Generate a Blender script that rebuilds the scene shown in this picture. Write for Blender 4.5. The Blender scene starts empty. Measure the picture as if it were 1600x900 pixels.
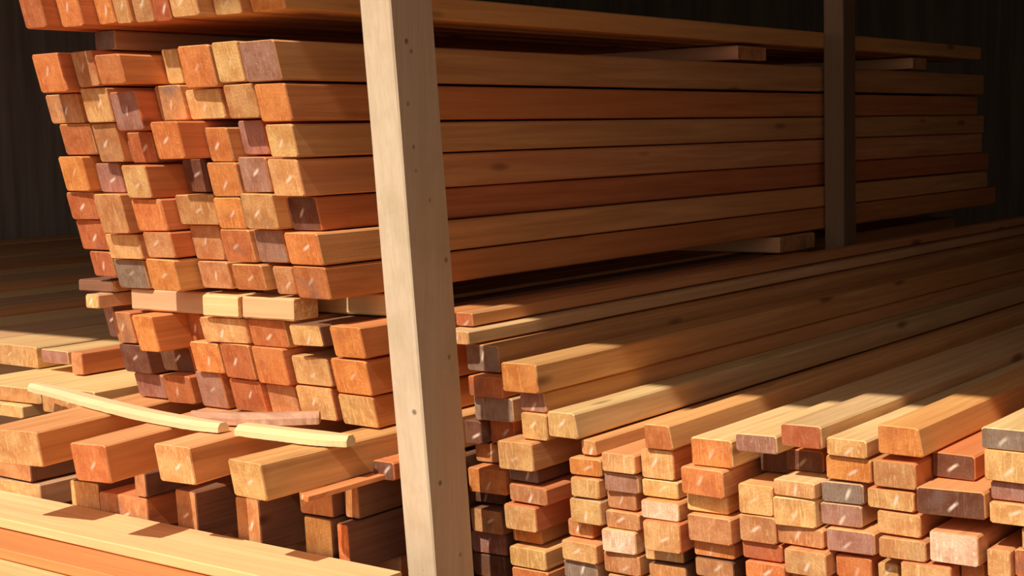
import bpy, bmesh, math, random
from mathutils import Matrix, Vector, noise
R = math.radians
scene = bpy.context.scene
COL = scene.collection

# ------------------------------------------------------------------ camera
cam_rot = [[0.8106758, -0.0357651, 0.5844019], [0.5849624, 0.0920498, -0.80582], [-0.0249739, 0.9951119, 0.0955438]]
cd = bpy.data.cameras.new('camera'); cam = bpy.data.objects.new('camera', cd); COL.objects.link(cam)
cd.sensor_width = 36.0; cd.lens = 2451.0 / 1600 * 36.0; cd.clip_start = .05; cd.clip_end = 200
cam.matrix_world = Matrix(cam_rot).to_4x4()
scene.camera = cam

# ------------------------------------------------------------------ light
scene.view_settings.view_transform = 'Standard'; scene.view_settings.look = 'None'
scene.view_settings.gamma = 1; scene.view_settings.use_curve_mapping = False
scene.view_settings.exposure = 0.0
world = bpy.data.worlds.new('world'); scene.world = world; world.use_nodes = True
wb = world.node_tree.nodes['Background']; wb.inputs[0].default_value = (.52, .32, .25, 1); wb.inputs[1].default_value = 1.0
_t = world.node_tree; _tc = _t.nodes.new('ShaderNodeTexCoord'); _d = _t.nodes.new('ShaderNodeVectorMath'); _d.operation = 'DOT_PRODUCT'
_d.inputs[1].default_value = (0, -.88, .47); _t.links.new(_tc.outputs['Generated'], _d.inputs[0])   # the hazy sky is brightest around the sun
_r = _t.nodes.new('ShaderNodeValToRGB'); _t.links.new(_d.outputs['Value'], _r.inputs[0])
_r.color_ramp.elements[0].position = 0.0; _r.color_ramp.elements[0].color = (.16, .09, .065, 1)
_r.color_ramp.elements[1].position = .95; _r.color_ramp.elements[1].color = (1.0, .80, .72, 1)
_t.links.new(_r.outputs[0], wb.inputs[0])
SUN_ELEV = 48.0
sd = bpy.data.lights.new('sun', 'SUN'); sd.energy = 4.6; sd.color = (1, .92, .80); sd.angle = R(.9)
sun = bpy.data.objects.new('sun', sd); COL.objects.link(sun); sun.location = (-2, -3, 4)
sun.rotation_euler = Vector((-0.045, math.cos(R(SUN_ELEV)), -math.sin(R(SUN_ELEV)))).to_track_quat('-Z', 'Y').to_euler()

# ------------------------------------------------------------------ materials
def lin(c): return tuple(((v/255)/12.92 if v/255 <= .04045 else ((v/255+.055)/1.055)**2.4) for v in c) + (1,)
class NT:
    def __init__(s, name):
        s.m = bpy.data.materials.new(name); s.m.use_nodes = True; s.t = s.m.node_tree; s.b = s.t.nodes['Principled BSDF']
    def n(s, k, **kw):
        x = s.t.nodes.new(k)
        for a, v in kw.items():
            if a.startswith('i_'): x.inputs[a[2:].replace('_', ' ')].default_value = v
            else: setattr(x, a, v)
        return x
    def l(s, a, b): s.t.links.new(a, b)
    def math(s, op, a, b=None, c=None, clamp=False):
        x = s.n('ShaderNodeMath', operation=op, use_clamp=clamp)
        for i, v in enumerate((a, b, c)):
            if v is None: continue
            if isinstance(v, (int, float)): x.inputs[i].default_value = v
            else: s.l(v, x.inputs[i])
        return x.outputs[0]
    def mix(s, f, a, b, mode='MIX'):
        x = s.n('ShaderNodeMix', data_type='RGBA', blend_type=mode)
        for i, v in ((0, f), (6, a), (7, b)):
            if isinstance(v, (int, float, tuple)): x.inputs[i].default_value = v
            else: s.l(v, x.inputs[i])
        return x.outputs[2]
    def coords(s, rnd=37.0):
        tc = s.n('ShaderNodeTexCoord'); oi = s.n('ShaderNodeObjectInfo')
        mul = s.math('MULTIPLY', oi.outputs['Random'], rnd)
        cmb = s.n('ShaderNodeCombineXYZ'); s.l(mul, cmb.inputs[0]); s.l(s.math('MULTIPLY', mul, 1.7), cmb.inputs[1]); s.l(mul, cmb.inputs[2])
        add = s.n('ShaderNodeVectorMath', operation='ADD'); s.l(tc.outputs['Object'], add.inputs[0]); s.l(cmb.outputs[0], add.inputs[1])
        return tc.outputs['Object'], add.outputs[0], oi.outputs['Random']
    def noise(s, vec, scale, detail=3, rough=.55, sc=None, dist=0):
        if sc:
            mp = s.n('ShaderNodeMapping'); mp.inputs['Scale'].default_value = sc; s.l(vec, mp.inputs[0]); vec = mp.outputs[0]
        x = s.n('ShaderNodeTexNoise'); x.inputs['Scale'].default_value = scale; x.inputs['Detail'].default_value = detail
        x.inputs['Roughness'].default_value = rough; x.inputs['Distortion'].default_value = dist
        s.l(vec, x.inputs['Vector']); return x.outputs['Fac']
    def ramp(s, f, lo, hi, a=0., b=1.):
        x = s.n('ShaderNodeMapRange'); x.inputs[1].default_value = lo; x.inputs[2].default_value = hi
        x.inputs[3].default_value = a; x.inputs[4].default_value = b; s.l(f, x.inputs[0]); return x.outputs[0]
    def hsv(s, col, rnd, amt=.12):
        h = s.n('ShaderNodeHueSaturation'); s.l(s.ramp(rnd, 0, 1, 1-amt, 1+amt), h.inputs['Value'])
        r2 = s.math('FRACT', s.math('MULTIPLY', rnd, 7.31)); s.l(s.ramp(r2, 0, 1, .495, .509), h.inputs['Hue']); s.l(col, h.inputs['Color'])
        return h.outputs[0]
    def finish(s, col, rough, bump=None, strength=.3, dist=.002):
        s.l(col, s.b.inputs['Base Color']); s.b.inputs['Roughness'].default_value = rough
        s.b.inputs['Specular IOR Level'].default_value = .2
        if bump is not None:
            bp = s.n('ShaderNodeBump'); bp.inputs['Strength'].default_value = strength; bp.inputs['Distance'].default_value = dist
            s.l(bump, bp.inputs['Height']); s.l(bp.outputs[0], s.b.inputs['Normal'])
        return s.m

def side_mat(name, rgb, grain=(26, .9, 26), along='y', contrast=.35, knots=True, spots=False):
    t = NT(name); o, v, rnd = t.coords()
    if along == 'x': grain = (grain[1], grain[0], grain[2])
    if along == 'z': grain = (grain[0], grain[2], grain[1])
    g = t.noise(v, 1.6, 5, .62, grain, .6)
    g2 = t.noise(v, 6, 3, .6, grain)
    big = t.noise(v, 1.4, 2, .5, (3, .8, 3) if along == 'y' else (.8, 3, 3) if along == 'x' else (3, 3, .8))
    base = lin(rgb); dark = tuple(base[i]*(1-contrast*(.9, 1.15, 1.3)[i]) for i in range(3)) + (1,)
    c = t.mix(t.ramp(g, .35, .68), base, dark)
    c = t.mix(t.ramp(g2, .45, .8, 0, .5), c, tuple(x*.7 for x in base[:3])+(1,))
    c = t.mix(t.ramp(big, .42, .72, 0, .55), c, (base[0]*.88, base[1]*.7, base[2]*.6, 1))
    if knots:
        mp = t.n('ShaderNodeMapping'); mp.inputs['Scale'].default_value = (9, 2.2, 9) if along == 'y' else (2.2, 9, 9) if along == 'x' else (9, 9, 2.2)
        t.l(v, mp.inputs[0]); vo = t.n('ShaderNodeTexVoronoi'); vo.inputs['Scale'].default_value = 1; t.l(mp.outputs[0], vo.inputs['Vector'])
        k = t.ramp(vo.outputs['Distance'], .05, .13, .8, 0)
        c = t.mix(k, c, (base[0]*.25, base[1]*.16, base[2]*.14, 1))
    if spots:                                # old nail holes and grey weathering
        vo = t.n('ShaderNodeTexVoronoi'); vo.inputs['Scale'].default_value = 16; t.l(v, vo.inputs['Vector'])
        c = t.mix(t.ramp(vo.outputs['Distance'], .06, .12, .75, 0), c, (.12, .08, .05, 1))
        wn = t.noise(v, 7, 4, .65); c = t.mix(t.ramp(wn, .48, .7, 0, .45), c, (base[0]*.66, base[1]*.6, base[2]*.5, 1))
    c = t.hsv(c, rnd)
    return t.finish(c, .75, g, .35, .002)

def end_mat(name, rgb, dirt=.25):
    t = NT(name); o, v, rnd = t.coords()
    base = lin(rgb)
    # growth rings round a centre of their own
    r1 = t.ramp(rnd, 0, 1, -.06, .06); r2 = t.ramp(t.math('FRACT', t.math('MULTIPLY', rnd, 13.7)), 0, 1, -.09, .02)
    sep = t.n('ShaderNodeSeparateXYZ'); t.l(o, sep.inputs[0])
    dx = t.math('SUBTRACT', sep.outputs[0], r1); dz = t.math('SUBTRACT', sep.outputs[2], r2)
    d = t.math('SQRT', t.math('ADD', t.math('MULTIPLY', dx, dx), t.math('MULTIPLY', dz, dz)))
    wob = t.noise(v, 30, 2)
    ring = t.math('SINE', t.math('MULTIPLY', t.math('ADD', d, t.math('MULTIPLY', wob, .012)), 900))
    blot = t.noise(v, 22, 4, .6)
    fine = t.noise(v, 140, 3, .6, (1, 1, 1))
    saw = t.noise(v, 30, 3, .6, (6, 1, .8), 1.5)
    dark = (base[0]*.74, base[1]*.56, base[2]*.46, 1); light = (min(1, base[0]*1.15), min(1, base[1]*1.35), min(1, base[2]*1.5), 1)
    c = t.mix(t.ramp(ring, -1, 1, 0, .28), base, dark)
    c = t.mix(t.ramp(blot, .42, .62, 0, .9), c, dark)
    c = t.mix(t.ramp(saw, .52, .68, 0, .85), c, light)
    c = t.mix(t.ramp(fine, .5, .8, 0, .3), c, dark)
    gr = t.noise(v, 12, 3, .6)
    c = t.mix(t.ramp(gr, .56, .75, 0, dirt*2), c, (.20, .13, .11, 1))
    # a pale scratch left by the saw on most ends
    ang = t.ramp(t.math('FRACT', t.math('MULTIPLY', rnd, 5.3)), 0, 1, -1.1, -.25)
    ca = t.math('COSINE', ang); sa = t.math('SINE', ang)
    ox = t.math('SUBTRACT', sep.outputs[0], t.ramp(t.math('FRACT', t.math('MULTIPLY', rnd, 17.1)), 0, 1, -.008, .012))
    oz = t.math('ADD', sep.outputs[2], t.ramp(t.math('FRACT', t.math('MULTIPLY', rnd, 23.9)), 0, 1, -.004, .012))
    a = t.math('ADD', t.math('MULTIPLY', ox, ca), t.math('MULTIPLY', oz, sa)); b = t.math('SUBTRACT', t.math('MULTIPLY', oz, ca), t.math('MULTIPLY', ox, sa))
    a = t.math('ADD', a, t.math('MULTIPLY', t.math('SUBTRACT', wob, .5), .006))
    m1 = t.ramp(t.math('ABSOLUTE', a), .0008, .0045, 1, 0); m2 = t.ramp(t.math('ABSOLUTE', b), .005, .015, 1, 0)
    has = t.math('GREATER_THAN', t.math('FRACT', t.math('MULTIPLY', rnd, 9.7)), .3)
    c = t.mix(t.math('MULTIPLY', t.math('MULTIPLY', m1, m2), t.math('MULTIPLY', has, t.ramp(t.math('FRACT', t.math('MULTIPLY', rnd, 31.3)), 0, 1, .3, .85))), c, (.95, .78, .6, 1))
    c = t.hsv(c, rnd, .1)
    return t.finish(c, .85, t.math('ADD', saw, fine), .5, .002)

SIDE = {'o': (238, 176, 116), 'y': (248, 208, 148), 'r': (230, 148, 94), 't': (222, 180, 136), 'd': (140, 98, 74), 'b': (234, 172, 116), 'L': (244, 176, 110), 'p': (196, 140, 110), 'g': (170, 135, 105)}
ENDC = {'o': (222, 140, 80), 'y': (228, 178, 116), 'p': (176, 128, 108), 'r': (196, 116, 72), 't': (206, 148, 98), 'g': (150, 126, 108), 'w': (242, 208, 172), 'd': (120, 80, 60)}  # d, here and above: dark wood with some shade kept in the colour
SM = {k: side_mat('sawn_side_' + k, c) for k, c in SIDE.items()}
EM = {k: end_mat('end_grain_' + k, c, .1 if k in 'yow' else .35) for k, c in ENDC.items()}
SMX = {k: side_mat('crosswise_side_' + k, SIDE[k], along='x', contrast=.22, knots=False) for k in 'oytrd'}
M_post = side_mat('post_wood', (228, 206, 176), along='z', contrast=.12, knots=False, spots=True)
M_shaded_post = side_mat('shaded_post_wood', (132, 108, 86), along='z', contrast=.2, knots=False)  # darkened post wood: the dimness deep in the shed is in the colour
M_slab = side_mat('pale_slab_wood', (240, 214, 162), along='x', contrast=.1, knots=False)
M_bark = side_mat('peeled_bark', (214, 168, 138), along='x', contrast=.4, knots=False)
def plain(name, rgb, rgb2, scale, sc=(1, 1, 1), rough=.9):
    t = NT(name); tc = t.n('ShaderNodeTexCoord'); f = t.noise(tc.outputs['Object'], scale, 5, .6, sc)
    return t.finish(t.mix(t.ramp(f, .35, .65), lin(rgb), lin(rgb2)), rough, f, .3, .01)
M_ground = plain('dusty_ground', (112, 86, 62), (88, 66, 48), 3)
M_wall = plain('dark_shed_boards', (84, 76, 62), (64, 58, 46), 2, (6, 6, .4))
M_wall_pale = plain('pale_shed_boards', (196, 184, 168), (164, 150, 136), 2, (6, 6, .4))  # paler board tone, used on the left wall only
M_roof = plain('roof_boards', (80, 64, 50), (56, 44, 34), 2, (6, .4, 6))

# ------------------------------------------------------------------ helpers
def link(name, bm, mats, loc=(0, 0, 0), rot=None, parent=None, smooth=False):
    me = bpy.data.meshes.new(name); bm.normal_update(); bm.to_mesh(me); bm.free()
    for m in (mats if isinstance(mats, (list, tuple)) else [mats]): me.materials.append(m)
    if smooth:
        for p in me.polygons: p.use_smooth = True
    o = bpy.data.objects.new(name, me); COL.objects.link(o); o.location = loc
    if rot: o.rotation_euler = rot
    if parent: o.parent = parent
    return o
def tag(o, label, cat, group=None):
    o['label'] = label; o['category'] = cat
    if group: o['group'] = group
    return o
def box_bm(x0, x1, y0, y1, z0, z1, bev=0.0):
    bm = bmesh.new(); bmesh.ops.create_cube(bm, size=1)
    for v in bm.verts: v.co = Vector(((x0+x1)/2 + v.co.x*(x1-x0), (y0+y1)/2 + v.co.y*(y1-y0), (z0+z1)/2 + v.co.z*(z1-z0)))
    if bev: bmesh.ops.bevel(bm, geom=bm.edges[:], offset=bev, segments=2, affect='EDGES')
    return bm
def struct(name, bm, m):
    o = link(name, bm, m); o['kind'] = 'structure'; return o

rng = random.Random(11)
def beam_bm(w, h, ln, k, cut=0.0, n=14, wane=0, sag=0):
    """sawn timber: chamfered section, slightly uneven edges, the front end cut at a rake k (top forward); origin in the middle of the front end"""
    bm = bmesh.new(); c = min(.0036, w*.09, h*.09); wt = math.tan(R(wane)); s0, s1 = rng.uniform(0, sag), rng.uniform(0, sag)
    sec = [(-w/2+c, -h/2), (w/2-c, -h/2), (w/2, -h/2+c), (w/2, h/2-c), (w/2-c, h/2), (-w/2+c, h/2), (-w/2, h/2-c), (-w/2, -h/2+c)]
    jit = [rng.uniform(0, .0012) for _ in sec]
    ys = [0, .003] + [ln*(i/n)**1.6 for i in range(1, n)] + [ln-.003, ln]
    rings = []
    for i, y in enumerate(ys):
        s = 0.0016 if i in (0, len(ys)-1) else 0
        ring = []
        for j, (x, z) in enumerate(sec):
            e = s + jit[j]*.5 + (0 if y < .01 else rng.uniform(0, .0007))
            x2 = x - math.copysign(min(e, w*.05), x); z2 = z - math.copysign(min(e, h*.05), z)
            fr = 1 - min(1, y/(ln*.5)) if y < ln*.5 else 0
            if z > 0: z2 -= s0 + (s1-s0)*y/ln
            if wt and x > 0: x2 -= (z2+h/2)*wt
            yy = y - (k*z2 + cut*x2)*fr
            ring.append(bm.verts.new((x2, yy, z2)))
        rings.append(ring)
    for a, b in zip(rings, rings[1:]):
        for j in range(8): bm.faces.new((a[j], b[j], b[(j+1) % 8], a[(j+1) % 8]))
    f = bm.faces.new(rings[0]); f.material_index = 1
    g = bm.faces.new(list(reversed(rings[-1]))); g.material_index = 1
    bmesh.ops.recalc_face_normals(bm, faces=bm.faces[:])
    return bm

# ------------------------------------------------------------------ setting
FLOOR = -1.08
struct('floor', box_bm(-14, 6, -6, 10, FLOOR-.1, FLOOR), M_ground)
def sloped(x0, x1, y0, y1):
    bm = box_bm(x0, x1, y0, y1, FLOOR, 0)
    for v in bm.verts:
        if v.co.z > -.1: v.co.z = 1.39 + (v.co.y-1.29)*.10
    return bm
struct('wall_back', box_bm(-13.15, 1.45, 9.4, 9.55, FLOOR, 2.15), M_wall)
struct('wall_left', sloped(-9.15, -9, 1.9, 9.4), M_wall_pale)
struct('wall_right', sloped(1.3, 1.45, 2.0, 9.4), M_wall)  # unseen wall, set close in to cut ambient light from the right
bm = box_bm(-13.4, 1.8, 0, 9.2, 0, .05)
for v in bm.verts: v.co.z += 1.40 + v.co.y*.10; v.co.y += 1.29
struct('ceiling', bm, M_roof)

# ------------------------------------------------------------------ posts
def post(xa, xb, y0, dep, ztop, zbot, w, label, ya=None, mat=None):
    # leaning square-sawn post; xa, xb = left edge at z=.25 and at z=-.85
    bm = bmesh.new(); n = 16; rings = []
    sl = (xa-xb)/1.10
    for i in range(n+1):
        z = zbot + (ztop-zbot)*i/n; x = xb + sl*(z+.85); yo = ((ya if ya is not None else y0)-y0)/1.10*(z+.85)
        c = .003; q = []
        for (px, py) in ((c, 0), (w-c, 0), (w, c), (w, dep-c), (w-c, dep), (c, dep), (0, dep-c), (0, c)):
            q.append(bm.verts.new((x+px+rng.uniform(-.0006, .0006), y0+yo+py+rng.uniform(-.0006, .0006), z)))
        rings.append(q)
    for a, b in zip(rings, rings[1:]):
        for j in range(8): bm.faces.new((a[j], a[(j+1) % 8], b[(j+1) % 8], b[j]))
    bm.faces.new(list(reversed(rings[0]))); bm.faces.new(rings[-1])
    bmesh.ops.translate(bm, verts=bm.verts[:], vec=(-xb, -y0, -zbot))
    bmesh.ops.rotate(bm, verts=bm.verts[:], cent=(0, 0, 0), matrix=Matrix.Rotation(R(2.5), 3, 'Z'))
    return tag(link('timber_post', bm, mat, (xb, y0, zbot)), label, 'post', 'posts of the shed')
post(-2.010, -2.050, 2.430, .136, 1.44, FLOOR, .073, 'tall pale sawn post in front, sunlit on its narrow left face', ya=2.29, mat=M_post)
post(-2.222, -2.222, 4.85, .11, 1.70, FLOOR, .068, 'dim brown post far back against the long beam sides', mat=M_shaded_post)

# ------------------------------------------------------------------ beams, one object each
# name, label, category, group, x0, x1, z0, z1, y of front end, rake, length, end tone, side tone, roll, yaw
BEAMS = [
('sawn_timber', 'reddish brown beam end in the cut-off bundle at top left, first from left', 'wooden beam', 'beams of the top bundle', -2.8709, -2.7995, 0.2601, 0.3426, 2.172, 0.27, 4.1, 'r', 'r', 0, 0, 0),
('sawn_timber', 'orange beam end in the cut-off bundle at top left, second from left', 'wooden beam', 'beams of the top bundle', -2.7965, -2.7278, 0.2599, 0.3395, 2.212, 0.27, 4.1, 'o', 'r', 0, 0, 0),
('sawn_timber', 'orange beam end in the cut-off bundle at top left, third from left', 'wooden beam', 'beams of the top bundle', -2.7248, -2.6679, 0.2636, 0.3391, 2.252, 0.27, 4.1, 'o', 'r', 0, 0, 0),
('sawn_timber', 'tan beam end in the cut-off bundle at top left, fourth from left', 'wooden beam', 'beams of the top bundle', -2.6649, -2.6181, 0.2612, 0.335, 2.253, 0.27, 4.1, 't', 'r', 0, 0, 0),
('sawn_timber', 'tan beam end in the cut-off bundle at top left, fifth from left', 'wooden beam', 'beams of the top bundle', -2.6151, -2.5588, 0.261, 0.3337, 2.263, 0.27, 4.1, 't', 'r', 0, 0, 0),
('sawn_timber', 'reddish brown beam end in the cut-off bundle at top left, sixth from left', 'wooden beam', 'beams of the top bundle', -2.5558, -2.508, 0.2596, 0.3297, 2.264, 0.27, 4.1, 'r', 'r', 0, 0, 0),
('sawn_timber', 'pale yellow beam end in the cut-off bundle at top left, seventh from left', 'wooden beam', 'beams of the top bundle', -2.4918, -2.4109, 0.2637, 0.323, 2.254, 0.27, 4.1, 'y', 'o', 0, 0, 0),
('sawn_timber', 'pale yellow beam end in the cut-off bundle at top left, eighth from left', 'wooden beam', 'beams of the top bundle', -2.4079, -2.3275, 0.264, 0.3236, 2.294, 0.27, 4.1, 'y', 'o', 0, 0, 0),
('sawn_timber', 'orange beam end in the cut-off bundle at top left, ninth from left', 'wooden beam', 'beams of the top bundle', -2.3245, -2.2232, 0.2679, 0.3219, 2.314, 0.27, 4.1, 'o', 'o', 0, 0, 0),
('sawn_timber', 'orange square beam in the tall main bundle, top row, leftmost', 'wooden beam', 'beams of the tall main bundle', -2.9669, -2.8741, 0.1263, 0.2144, 2.277, 0.27, 4.1, 'o', 'r', 0, 0, 0),
('sawn_timber', 'tan square beam in the tall main bundle, top row, second from left', 'wooden beam', 'beams of the tall main bundle', -2.8561, -2.7809, 0.1357, 0.2155, 2.294, 0.27, 4.1, 't', 'r', 0, 0, 0),
('sawn_timber', 'reddish brown square beam in the tall main bundle, top row, third from left', 'wooden beam', 'beams of the tall main bundle', -2.7083, -2.6314, 0.1342, 0.1987, 2.238, 0.27, 4.1, 'r', 'r', 0, 0, 0),
('sawn_timber', 'pale yellow square beam in the tall main bundle, top row, fourth from left', 'wooden beam', 'beams of the tall main bundle', -2.6284, -2.5798, 0.1341, 0.2104, 2.356, 0.27, 4.1, 'y', 'o', 0, 0, 0),
('sawn_timber', 'orange square beam in the tall main bundle, top row, fifth from left', 'wooden beam', 'beams of the tall main bundle', -2.5347, -2.4375, 0.1214, 0.2109, 2.317, 0.27, 4.1, 'o', 'o', 0, 0, 0),
('sawn_timber', 'pale yellow square beam in the tall main bundle, top row, sixth from left', 'wooden beam', 'beams of the tall main bundle', -2.4304, -2.3528, 0.1282, 0.2121, 2.316, 0.27, 4.1, 'y', 'o', 0, 0, 0),
('sawn_timber', 'greyish pink square beam in the tall main bundle, top row, rightmost', 'wooden beam', 'beams of the tall main bundle', -2.3398, -2.24, 0.1261, 0.2102, 2.306, 0.27, 4.1, 'p', 'b', 0, 0, 0),
('sawn_timber', 'tan square beam in the tall main bundle, second row down, leftmost', 'wooden beam', 'beams of the tall main bundle', -3.0233, -2.9075, 0.0579, 0.1252, 2.348, 0.27, 4.1, 't', 'o', 0, 0, 0),
('sawn_timber', 'pale yellow square beam in the tall main bundle, second row down, second from left', 'wooden beam', 'beams of the tall main bundle', -2.87, -2.7794, 0.0561, 0.1346, 2.327, 0.27, 4.1, 'y', 'o', 0, 0, 0),
('sawn_timber', 'greyish pink square beam in the tall main bundle, second row down, third from left', 'wooden beam', 'beams of the tall main bundle', -2.7413, -2.6494, 0.0359, 0.1228, 2.3, 0.27, 4.1, 'p', 'r', 0, 0, 0),
('sawn_timber', 'tan square beam in the tall main bundle, second row down, fourth from left', 'wooden beam', 'beams of the tall main bundle', -2.6464, -2.5657, 0.0551, 0.133, 2.347, 0.27, 4.1, 't', 'o', 0, 0, 0),
('sawn_timber', 'pale yellow square beam in the tall main bundle, second row down, fifth from left', 'wooden beam', 'beams of the tall main bundle', -2.5627, -2.4559, 0.055, 0.1203, 2.358, 0.27, 4.1, 'y', 'o', 0, 0, 0),
('sawn_timber', 'tan square beam in the tall main bundle, second row down, sixth from left', 'wooden beam', 'beams of the tall main bundle', -2.4271, -2.3358, 0.0535, 0.125, 2.339, 0.27, 4.1, 't', 'o', 0, 0, 0),
('sawn_timber', 'orange square beam in the tall main bundle, second row down, rightmost', 'wooden beam', 'beams of the tall main bundle', -2.3237, -2.2399, 0.0441, 0.1231, 2.331, 0.27, 4.1, 'o', 'r', 0, 0, 0),
('sawn_timber', 'reddish brown square beam in the tall main bundle, third row down, leftmost', 'wooden beam', 'beams of the tall main bundle', -2.9996, -2.8929, -0.0153, 0.0568, 2.367, 0.27, 4.1, 'r', 'o', 0, 0, 0),
('sawn_timber', 'tan square beam in the tall main bundle, third row down, second from left', 'wooden beam', 'beams of the tall main bundle', -2.8758, -2.7922, -0.0335, 0.055, 2.36, 0.27, 4.1, 't', 'o', 0, 0, 0),
('sawn_timber', 'reddish brown square beam in the tall main bundle, third row down, third from left', 'wooden beam', 'beams of the tall main bundle', -2.7892, -2.7078, -0.0365, 0.0348, 2.383, 0.27, 4.1, 'r', 'o', 0, 0, 0),
('sawn_timber', 'orange square beam in the tall main bundle, third row down, fourth from left', 'wooden beam', 'beams of the tall main bundle', -2.6088, -2.5261, -0.0286, 0.0539, 2.299, 0.27, 4.1, 'o', 'r', 0, 0, 0),
('sawn_timber', 'orange square beam in the tall main bundle, third row down, fifth from left', 'wooden beam', 'beams of the tall main bundle', -2.5231, -2.453, -0.0368, 0.04, 2.372, 0.27, 4.1, 'o', 'o', 0, 0, 0),
('sawn_timber', 'greyish pink square beam in the tall main bundle, third row down, sixth from left', 'wooden beam', 'beams of the tall main bundle', -2.45, -2.3725, -0.0231, 0.0524, 2.399, 0.27, 4.1, 'p', 'r', 0, 0, 0),
('sawn_timber', 'pale yellow square beam in the tall main bundle, third row down, rightmost', 'wooden beam', 'beams of the tall main bundle', -2.3204, -2.2446, -0.0296, 0.043, 2.351, 0.27, 4.1, 'y', 'b', 0, 0, 0),
('sawn_timber', 'orange square beam in the tall main bundle, fourth row down, leftmost', 'wooden beam', 'beams of the tall main bundle', -3.0121, -2.9241, -0.0999, -0.0164, 2.368, 0.27, 4.1, 'o', 'r', 0, 0, 0),
('sawn_timber', 'greyish pink square beam in the tall main bundle, fourth row down, second from left', 'wooden beam', 'beams of the tall main bundle', -2.9211, -2.8415, -0.1044, -0.0346, 2.402, 0.27, 4.1, 'p', 'p', 0, 0, 0),
('sawn_timber', 'pale yellow square beam in the tall main bundle, fourth row down, third from left', 'wooden beam', 'beams of the tall main bundle', -2.7527, -2.6733, -0.1144, -0.0376, 2.334, 0.27, 4.1, 'y', 'r', 0, 0, 0),
('sawn_timber', 'dark brown square beam in the tall main bundle, fourth row down, fourth from left', 'wooden beam', 'beams of the tall main bundle', -2.6703, -2.5988, -0.1051, -0.0297, 2.441, 0.27, 4.1, 'd', 'd', 0, 0, 0),
('sawn_timber', 'orange square beam in the tall main bundle, fourth row down, fifth from left', 'wooden beam', 'beams of the tall main bundle', -2.5307, -2.4439, -0.1123, -0.0379, 2.383, 0.27, 4.1, 'o', 'o', 0, 0, 0),
('sawn_timber', 'greyish pink square beam in the tall main bundle, fourth row down, sixth from left', 'wooden beam', 'beams of the tall main bundle', -2.4335, -2.3502, -0.1026, -0.0242, 2.38, 0.27, 4.1, 'p', 'r', 0, 0, 0),
('sawn_timber', 'pale yellow square beam in the tall main bundle, fourth row down, rightmost', 'wooden beam', 'beams of the tall main bundle', -2.3369, -2.2538, -0.1113, -0.0307, 2.373, 0.27, 4.1, 'y', 'b', 0, 0, 0),
('sawn_timber', 'reddish brown square beam in the tall main bundle, fifth row down, leftmost', 'wooden beam', 'beams of the tall main bundle', -3.0287, -2.9342, -0.1675, -0.101, 2.399, 0.27, 4.1, 'r', 'o', 0, 0, 0),
('sawn_timber', 'tan square beam in the tall main bundle, fifth row down, second from left', 'wooden beam', 'beams of the tall main bundle', -2.9095, -2.814, -0.1984, -0.1055, 2.383, 0.27, 4.1, 't', 'o', 0, 0, 0),
('sawn_timber', 'orange square beam in the tall main bundle, fifth row down, third from left', 'wooden beam', 'beams of the tall main bundle', -2.7586, -2.6615, -0.189, -0.1155, 2.364, 0.27, 4.1, 'o', 'r', 0, 0, 0),
('sawn_timber', 'tan square beam in the tall main bundle, fifth row down, fourth from left', 'wooden beam', 'beams of the tall main bundle', -2.6552, -2.5389, -0.1758, -0.1062, 2.401, 0.27, 4.1, 't', 'o', 0, 0, 0),
('sawn_timber', 'orange square beam in the tall main bundle, fifth row down, fifth from left', 'wooden beam', 'beams of the tall main bundle', -2.5359, -2.4559, -0.1833, -0.1134, 2.403, 0.27, 4.1, 'o', 'o', 0, 0, 0),
('sawn_timber', 'tan square beam in the tall main bundle, fifth row down, sixth from left', 'wooden beam', 'beams of the tall main bundle', -2.4409, -2.3476, -0.1827, -0.1037, 2.391, 0.27, 4.1, 't', 'o', 0, 0, 0),
('sawn_timber', 'dark brown square beam in the tall main bundle, fifth row down, rightmost', 'wooden beam', 'beams of the tall main bundle', -2.3446, -2.2632, -0.1856, -0.1124, 2.433, 0.27, 4.1, 'd', 'r', 0, 0, 0),
('sawn_timber', 'reddish brown square beam in the tall main bundle, sixth row down, leftmost', 'wooden beam', 'beams of the tall main bundle', -3.0326, -2.9374, -0.2415, -0.1686, 2.427, 0.27, 4.1, 'r', 'r', 0, 0, 0),
('sawn_timber', 'pale yellow square beam in the tall main bundle, sixth row down, second from left', 'wooden beam', 'beams of the tall main bundle', -2.9308, -2.8152, -0.2609, -0.1995, 2.425, 0.27, 4.1, 'y', 'o', 0, 0, 0),
('sawn_timber', 'tan square beam in the tall main bundle, sixth row down, third from left', 'wooden beam', 'beams of the tall main bundle', -2.7501, -2.6589, -0.2504, -0.1901, 2.383, 0.27, 4.1, 't', 'r', 0, 0, 0),
('sawn_timber', 'tan square beam in the tall main bundle, sixth row down, fourth from left', 'wooden beam', 'beams of the tall main bundle', -2.6559, -2.5678, -0.2568, -0.1769, 2.442, 0.27, 4.1, 't', 'o', 0, 0, 0),
('sawn_timber', 'reddish brown square beam in the tall main bundle, sixth row down, fifth from left', 'wooden beam', 'beams of the tall main bundle', -2.5412, -2.4507, -0.2576, -0.1844, 2.422, 0.27, 4.1, 'r', 'o', 0, 0, 0),
('sawn_timber', 'greyish pink square beam in the tall main bundle, sixth row down, sixth from left', 'wooden beam', 'beams of the tall main bundle', -2.4477, -2.3629, -0.2576, -0.1838, 2.433, 0.27, 4.1, 'p', 'r', 0, 0, 0),
('sawn_timber', 'orange square beam in the tall main bundle, sixth row down, rightmost', 'wooden beam', 'beams of the tall main bundle', -2.3312, -2.2317, -0.2568, -0.1867, 2.403, 0.27, 4.1, 'o', 'o', 0, 0, 0),
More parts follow.
